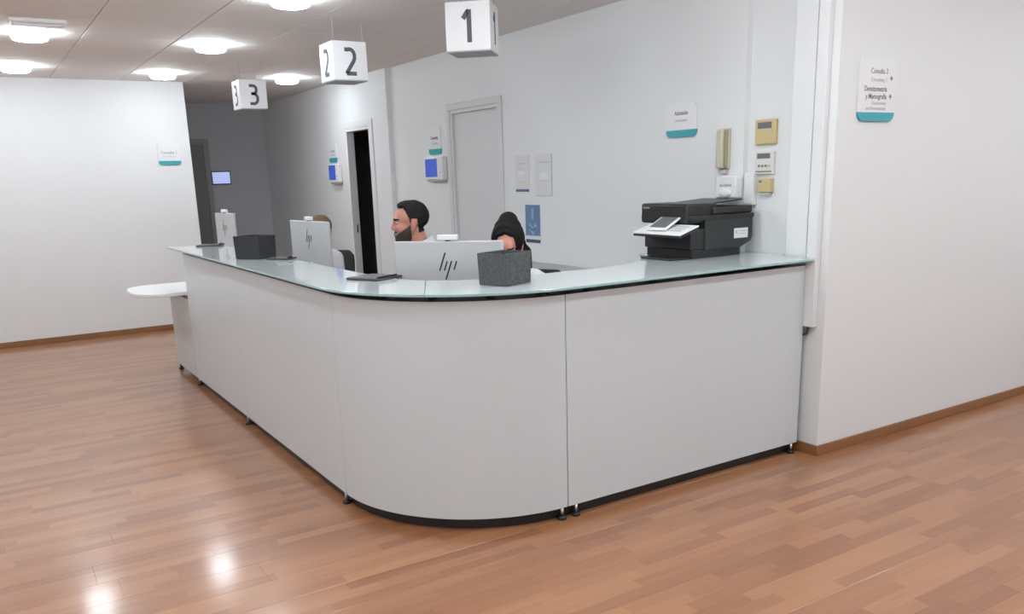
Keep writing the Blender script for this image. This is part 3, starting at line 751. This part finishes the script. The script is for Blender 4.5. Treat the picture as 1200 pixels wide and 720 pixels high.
# ================================================================== OFFICE CHAIRS
def office_chair(x, y, rz, label):
    t = thing('office_chair', label, 'chair', (x, y, 0), rz, 'black office chairs')
    bm = bmesh.new(); box(bm, -.22, .24, -.235, .235, .40, .455); finish('seat', bm, 'fabric_black', t, bevel=.025, seg=3)
    bm = bmesh.new(); n, k = 9, 7; th = .045
    V = {}
    for s_ in (0, 1):
        for i in range(n):
            for j in range(k):
                a = -1+2*i/(n-1); b = j/(k-1); wdt = .215-.03*b**3
                if abs(a) > .8 and b > .9: b = .93
                xx = -.245+.045*a*a-.10*b*b+.03*math.sin(b*PI)
                V[s_, i, j] = bm.verts.new((xx-th*s_*(1 if True else 0), a*wdt, .52+.50*b))
    for i in range(n-1):
        for j in range(k-1):
            bm.faces.new((V[0, i, j], V[0, i+1, j], V[0, i+1, j+1], V[0, i, j+1])); bm.faces.new((V[1, i, j], V[1, i, j+1], V[1, i+1, j+1], V[1, i+1, j]))
    for i in range(n-1):
        for j in (0, k-1): bm.faces.new((V[0, i, j], V[1, i, j], V[1, i+1, j], V[0, i+1, j]))
    for j in range(k-1):
        for i in (0, n-1): bm.faces.new((V[0, i, j], V[0, i, j+1], V[1, i, j+1], V[1, i, j]))
    finish('backrest', bm, 'fabric_black', t, smooth=True, bevel=.012)
    bm = bmesh.new(); path_tube(bm, [(-.05, 0, .385), (-.2, 0, .385), (-.285, 0, .42), (-.30, 0, .52), (-.30, 0, .66)], .02, 10); finish('back_support', bm, 'black', t, True)
    bm = bmesh.new(); tube(bm, (0, 0, .10), (0, 0, .25), .03); tube(bm, (0, 0, .25), (0, 0, .40), .018); finish('column', bm, 'black', t, True)
    bm = bmesh.new(); tube(bm, (0, 0, .06), (0, 0, .115), .045, .036); finish('hub', bm, 'black', t, True)
    for q in range(5):
        a = 2*PI*q/5+.3; c, s_ = math.cos(a), math.sin(a)
        bm = bmesh.new(); tube(bm, (.035*c, .035*s_, .088), (.27*c, .27*s_, .066), .02, .014, 10); lg = finish('leg', bm, 'black', t, True)
        bm = bmesh.new(); tube(bm, (.27*c-.012*s_, .27*s_+.012*c, .027), (.27*c+.012*s_, .27*s_-.012*c, .027), .026, seg=14)
        tube(bm, (.27*c, .27*s_, .03), (.27*c, .27*s_, .066), .007, seg=8); finish('caster', bm, 'black', lg, True)
    return t

# ================================================================== PEOPLE
def remesh(bm, voxel, it=6):
    me = bpy.data.meshes.new('tmp'); bm.to_mesh(me); bm.free()
    o = bpy.data.objects.new('tmp', me); COL.objects.link(o)
    r_ = o.modifiers.new('r', 'REMESH'); r_.mode = 'VOXEL'; r_.voxel_size = voxel; r_.adaptivity = 0
    s_ = o.modifiers.new('s', 'SMOOTH'); s_.factor = .5; s_.iterations = it
    dg = bpy.context.evaluated_depsgraph_get()
    out = bpy.data.meshes.new_from_object(o.evaluated_get(dg))
    bpy.data.objects.remove(o); bpy.data.meshes.remove(me)
    for p in out.polygons: p.use_smooth = True
    return out
def shell(name, me, pred, off, m, parent, nz=0, nscale=40):
    """a garment / hair shell: the body faces chosen by pred, pushed out by off(co)"""
    bm = bmesh.new(); bm.from_mesh(me)
    bm.normal_update()
    bmesh.ops.delete(bm, geom=[f for f in bm.faces if not pred(f.calc_center_median())], context='FACES')
    if not bm.faces: bm.free(); return None
    inner = bmesh.ops.duplicate(bm, geom=bm.verts[:]+bm.edges[:]+bm.faces[:])
    nrm = {v: v.normal.copy() for v in bm.verts}
    edge = {v for e_ in bm.edges if e_.is_boundary for v in e_.verts}
    iv = {g_ for g_ in inner['geom'] if isinstance(g_, bmesh.types.BMVert)}
    bm.verts.ensure_lookup_table()
    for v in list(bm.verts):
        if v in iv: continue
        d = off(v.co)
        if nz: d += nz*noise.noise(v.co*nscale)
        v.co += nrm[v]*(d*.35 if v in edge else d)
    bmesh.ops.delete(bm, geom=[f for f in inner['geom'] if isinstance(f, bmesh.types.BMFace)]+[], context='FACES')
    # close the rim to the body
    be = [e_ for e_ in bm.edges if e_.is_boundary]
    ex = bmesh.ops.extrude_edge_only(bm, edges=be)
    for v in [g_ for g_ in ex['geom'] if isinstance(g_, bmesh.types.BMVert)]:
        v.co -= nrm.get(v, v.normal)*.0
    nv = [g_ for g_ in ex['geom'] if isinstance(g_, bmesh.types.BMVert)]
    bm.normal_update()
    for v in nv:
        # pull rim inwards along the neighbour's normal
        nb = [e_.other_vert(v) for e_ in v.link_edges]
        nb = [x for x in nb if x in nrm]
        if nb: v.co = nb[0].co-nrm[nb[0]]*(off(nb[0].co)*.35+.004)
    bmesh.ops.smooth_vert(bm, verts=[v for v in bm.verts if not v.is_boundary], factor=.4, use_axis_x=True, use_axis_y=True, use_axis_z=True)
    return finish(name, bm, m, parent, smooth=True)

def person(name, label, head, face_dir, pitch, skin, hair, style, chair_label, lean=.06, body_dir=None, drop=.285, side=0):
    hx, hy, hz = head
    fy = face_dir; by = body_dir if body_dir is not None else fy
    # local frame: body faces +x, seat reference under the hips
    root_xy = Vector((hx, hy))-Vector((math.cos(by), math.sin(by)))*lean
    t = thing(name, label, 'person', (root_xy.x, root_xy.y, 0), by)
    root_xy -= Vector((-math.sin(by), math.cos(by)))*side; t.location.x, t.location.y = root_xy
    hc = Vector((lean, side, hz))
    Hm = Matrix.Translation(hc) @ Matrix.Rotation(fy-by, 4, 'Z') @ Matrix.Rotation(pitch, 4, 'Y')
    Hi = Hm.inverted(); hr = Hm.to_3x3()
    bm = bmesh.new()
    hp = lambda *c: Hm @ Vector(c)
    E = lambda c, rad: sphere(bm, hp(*c), rad, 28, 18, hr)
    fem = style == 'woman'
    k = .93 if fem else 1.0
    # head
    E((-.014, 0, .032), (.097*k, .075*k, .087 if fem else .077)); E((.028, 0, -.035), (.062, .058*k, .075)); E((.058, 0, .03), (.035, .052*k, .042))
    E((.066, 0, -.095), (.024, .026*k, .020))
    for s_ in (-1, 1):
        capsule(bm, hp(-.002, .050*s_*k, -.045), hp(.060, .018*s_*k, -.094), .020, .017)
        E((.058, .036*s_*k, -.028), (.028, .024, .030))
        E((.083, .028*s_*k, .022), (.012, .022, .007))
        E((-.020, .074*s_*k, -.012), (.017, .009, .031)); E((-.032, .081*s_*k, .002), (.011, .006, .018))
        E((.095, .011*s_, -.034), (.010, .008, .008))
    capsule(bm, hp(.087, 0, .012), hp(.102, 0, -.028), .009, .0115)
    E((.088, 0, -.060), (.012, .023, .006)); E((.086, 0, -.071), (.012, .020, .007)); E((.075, 0, -.066), (.018, .035, .022))
    # neck, trunk
    sh = hz-drop
    capsule(bm, hp(-.022, 0, -.055), (-.005, 0, sh+.045), .052*k, .058*k)
    kw = 1.0 if style == 'man' else .84
    capsule(bm, (-.005, -.14*kw, sh), (-.005, .14*kw, sh), .058, .058); capsule(bm, (-.01, 0, sh+.02), (-.01, 0, sh-.02), .075, .10)
    sphere(bm, (.01, 0, sh-.13), (.115, .175*kw, .17), 28, 18); sphere(bm, (.0, 0, sh-.30), (.105, .148*kw, .17), 28, 18)
    sphere(bm, (-.02, 0, .55), (.135, .175, .125), 28, 18); capsule(bm, (-.005, 0, sh-.2), (-.015, 0, .56), .125, .125)
    wr = []
    for s_ in (-1, 1):
        S = Vector((0, .175*kw*s_, sh-.005)); El = Vector((.06, .225*s_*kw, .775)); Wr = Vector((.285, .13*s_, .778))
        capsule(bm, S, El, .05, .04); capsule(bm, El, Wr, .041, .027)
        # hand: palm, four fingers, thumb
        pc = Wr+Vector((.05, -.006*s_, -.004)); wr.append(pc)
        sphere(bm, pc, (.05, .04, .016), 20, 12)
        for q, L in enumerate((.066, .076, .07, .054)):
            off_ = (.030-.0205*q)*(-s_)
            b0 = pc+Vector((.035, off_, .003)); b1 = b0+Vector((L*.55, off_*.15, .002)); b2 = b1+Vector((L*.42, 0, -.012))
            capsule(bm, b0, b1, .0088, .0082, 10); capsule(bm, b1, b2, .0082, .0072, 10)
        th0 = pc+Vector((-.02, -.030*s_, 0)); th1 = th0+Vector((.035, -.022*s_, -.002)); th2 = th1+Vector((.028, -.004*s_, -.006))
        capsule(bm, th0, th1, .0115, .0095, 10); capsule(bm, th1, th2, .0095, .008, 10)
        Hp = Vector((0, .085*s_, .545)); Kn = Vector((.36, .10*s_, .535)); An = Vector((.22, .10*s_, .10))
        capsule(bm, Hp, Kn, .085, .058); capsule(bm, Kn, An, .056, .038); capsule(bm, An+Vector((-.02, 0, -.045)), An+Vector((.16, .01*s_, -.065)), .036, .026)
    me = remesh(bm, .0058)
    me.materials.append(skin)
    body = bpy.data.objects.new('body', me); COL.objects.link(body); body.parent = t
    # face details
    for s_ in (-1, 1):
        bm = bmesh.new(); sphere(bm, hp(.0735, .030*s_*k, .004), (.0125, .0140, .0075), 18, 12, hr); ey = finish('eye', bm, 'eye_white', t, True)
        bm = bmesh.new(); sphere(bm, hp(.0822, .0305*s_*k, .003), (.0052, .0058, .0062), 14, 10, hr); finish('iris', bm, 'iris', ey, True)
    lc = lambda co: Hi @ co
    shell('lips', me, lambda c: (lambda q: q.x > .078 and abs(q.y) < .026-.6*abs(q.z+.066) and -.078 < q.z < -.055)(lc(c)), lambda c: .0012, 'lips', t)
    for s_ in (-1, 1):
        shell('eyebrow', me, lambda c, s_=s_: (lambda q: q.x > .06 and .012 < q.y*s_ < .05 and .018-.15*abs(q.y*s_-.034) < q.z < .029-.2*abs(q.y*s_-.034))(lc(c)), lambda c: .003, hair, t)
    # hair
    if style == 'man':
        def hl(q):   # hairline
            if q.z < -.06: return False
            if q.x > .032: return q.z > .082-max(0, abs(q.y)-.04)*.6
            if q.x > .004: return q.z > .082-(.032-q.x)*2.1
            if q.x > -.004: return q.z > .0
            if q.x > -.042: return q.z > .020
            return q.z > -.06-.25*(q.x+.05)
        def ho(c):
            q = lc(c); top = max(0, min(1, (q.z-.05)/.06)); return .004+.012*top*(1+1.9*max(0, q.x)/.08)
        shell('hair', me, lambda c: hl(lc(c)), ho, hair, t, .003, 45)
        def bd(q):
            if q.x < .0 or q.z > -.012: return False
            if abs(q.y) < .021 and -.075 < q.z < -.056 and q.x > .068: return False
            if q.x > .080 and abs(q.y) < .034 and -.056 < q.z < -.046: return True
            return q.z < -.016-.62*(q.x-.005)
        shell('beard', me, lambda c: (lambda q: bd(q) and q.z > -.135)(lc(c)), lambda c: .003+.004*max(0, min(1, (-lc(c).z-.06)/.04)), M['beard'], t, .0015, 90)
    elif style == 'woman':
        def hl(q):
            if q.x > .045: return q.z > .092-.45*abs(q.y)
            if q.x > .012: return q.z > -.015+.3*(.07-abs(q.y)) or q.z > .05
            if abs(q.y) > .065 and q.x > -.03 and q.z < .015: return False
            return q.z > -.075
        def ho(c):
            q = lc(c); return (.016+.014*max(0, min(1, q.z/.1)))*(1 if q.x < .03 else .6)
        shell('hair', me, lambda c: hl(lc(c)), ho, hair, t, .003, 40)
        bm = bmesh.new(); sphere(bm, hp(-.055, 0, .125), (.060, .055, .055), 28, 18, hr); sphere(bm, hp(-.03, 0, .105), (.07, .075, .05), 28, 18, hr)
        b_ = remesh(bm, .006, 8); b_.materials.append(hair); o = bpy.data.objects.new('hair_bun', b_); COL.objects.link(o); o.parent = t
        bm = bmesh.new()
        capsule(bm, hp(-.09, -.02, .03), hp(-.085, .075, -.06), .045, .035); capsule(bm, hp(-.085, .075, -.06), hp(-.05, .095, -.19), .035, .020)
        b_ = remesh(bm, .006, 8); b_.materials.append(hair); o = bpy.data.objects.new('ponytail', b_); COL.objects.link(o); o.parent = t
    else:
        def hl(q):
            if q.x > .03: return q.z > .072
            if q.x > -.045: return q.z > .034
            return q.z > -.03
        shell('hair', me, lambda c: hl(lc(c)), lambda c: .005+.012*max(0, min(1, (lc(c).z-.03)/.07)), hair, t, .003, 45)
    # clothing
    nz_ = sh+.062
    hand = lambda c: min((c-p).length for p in wr) < .115 and c.z < .85 or c.x > .26 and c.z > .70
    shell('shirt', me, lambda c: c.z > .50 and c.z < nz_+.10*(-c.x-.01) and not hand(c) and not (c.z < .64 and c.x > .13), lambda c: .011, 'shirt', t, .004, 14)
    bm = bmesh.new(); n = 28
    ch = .058 if style == 'man' else .02; ccx = .012 if style == 'man' else -.006
    rows = [(nz_-.02, .082), (nz_+ch, .072), (nz_+ch-.002, .080), (nz_-.02, .098)]
    V = []
    for z, r_ in rows: V.append([bm.verts.new((r_*math.cos(.5+(2*PI-1.0)*i/(n-1))-.006, r_*.98*math.sin(.5+(2*PI-1.0)*i/(n-1)), z-.035*math.cos(.5+(2*PI-1.0)*i/(n-1)))) for i in range(n)])
    for row_ in V:
        for v in row_: v.co.x += ccx+.006
    for a, b in zip(V, V[1:]):
        for i in range(n-1): bm.faces.new((a[i], a[i+1], b[i+1], b[i]))
    cl = finish('collar', bm, 'shirt', t, True)
    if style == 'man':
        bm = bmesh.new(); path_tube(bm, [(.0985*math.cos(a)+.012, .0965*math.sin(a), nz_-.004-.035*math.cos(a)) for a in [.5+(2*PI-1.0)*i/27 for i in range(28)]], .008, 8)
        finish('collar_trim', bm, 'shirt_teal', cl, True)
    shell('trousers', me, lambda c: (c.z < .515 and c.z > .11) or (.11 < c.z < .64 and c.x > .10 and not hand(c)), lambda c: .009, 'trousers', t)
    shell('shoes', me, lambda c: c.z < .105, lambda c: .006, 'shoe', t)
    if chair_label:
        d = Vector((math.cos(by), math.sin(by)))
        office_chair(root_xy.x-.0*d.x, root_xy.y-.0*d.y, by, chair_label)
    return t
skA = skin_mat('warm_tan_skin', srgb(190, 132, 114)); skB = skin_mat('rosy_skin', srgb(205, 140, 124)); skC = skin_mat('fair_skin', srgb(200, 138, 125))
hA = hair_mat('near_black_hair', (.013, .012, .011)); hB = hair_mat('black_hair', (.010, .009, .009)); hC = hair_mat('light_brown_hair', srgb(120, 98, 78))
LEFT = math.atan2(.52, -.85)
person('person', 'bearded man with short dark hair in white, seen in profile', (.77, 1.49, 1.320), LEFT+.12, .04, skA, hA, 'man', 'black office chair under the bearded man', body_dir=LEFT+.35, drop=.228)
person('person', 'dark-haired person with hair tied up, looking down behind the nearest monitor', (1.082, .935, 1.185), math.atan2(-.72, -.70), .28, skB, hB, 'woman', 'black office chair beside the grey felt box, under the dark-haired person', body_dir=math.atan2(-.55, -.83), drop=.19)
person('person', 'person with light brown hair in white, mostly hidden by a monitor', (.858, 3.245, 1.192), PI+.55, .15, skC, hC, 'short', 'black office chair of the brown-haired person', body_dir=PI+.85, drop=.20, side=.06)

# dark room contents, barely visible
office_chair(3.2, 6.35, 2.2, 'black chair standing in the dark room behind the doorway')
t = thing('metal_trolley', 'small metal trolley in the dark room behind the doorway', 'trolley', (3.55, 7.0, 0))
for z in (.25, .55, .85): boxobj('shelf', (-.3, .3, -.18, .18, z, z+.02), 'metal', t, .003)
for a in (-.29, .29):
    for b in (-.17, .17):
        bm = bmesh.new(); tube(bm, (a, b, 0), (a, b, 1.0), .011, seg=8); finish('post', bm, 'metal', t, True)
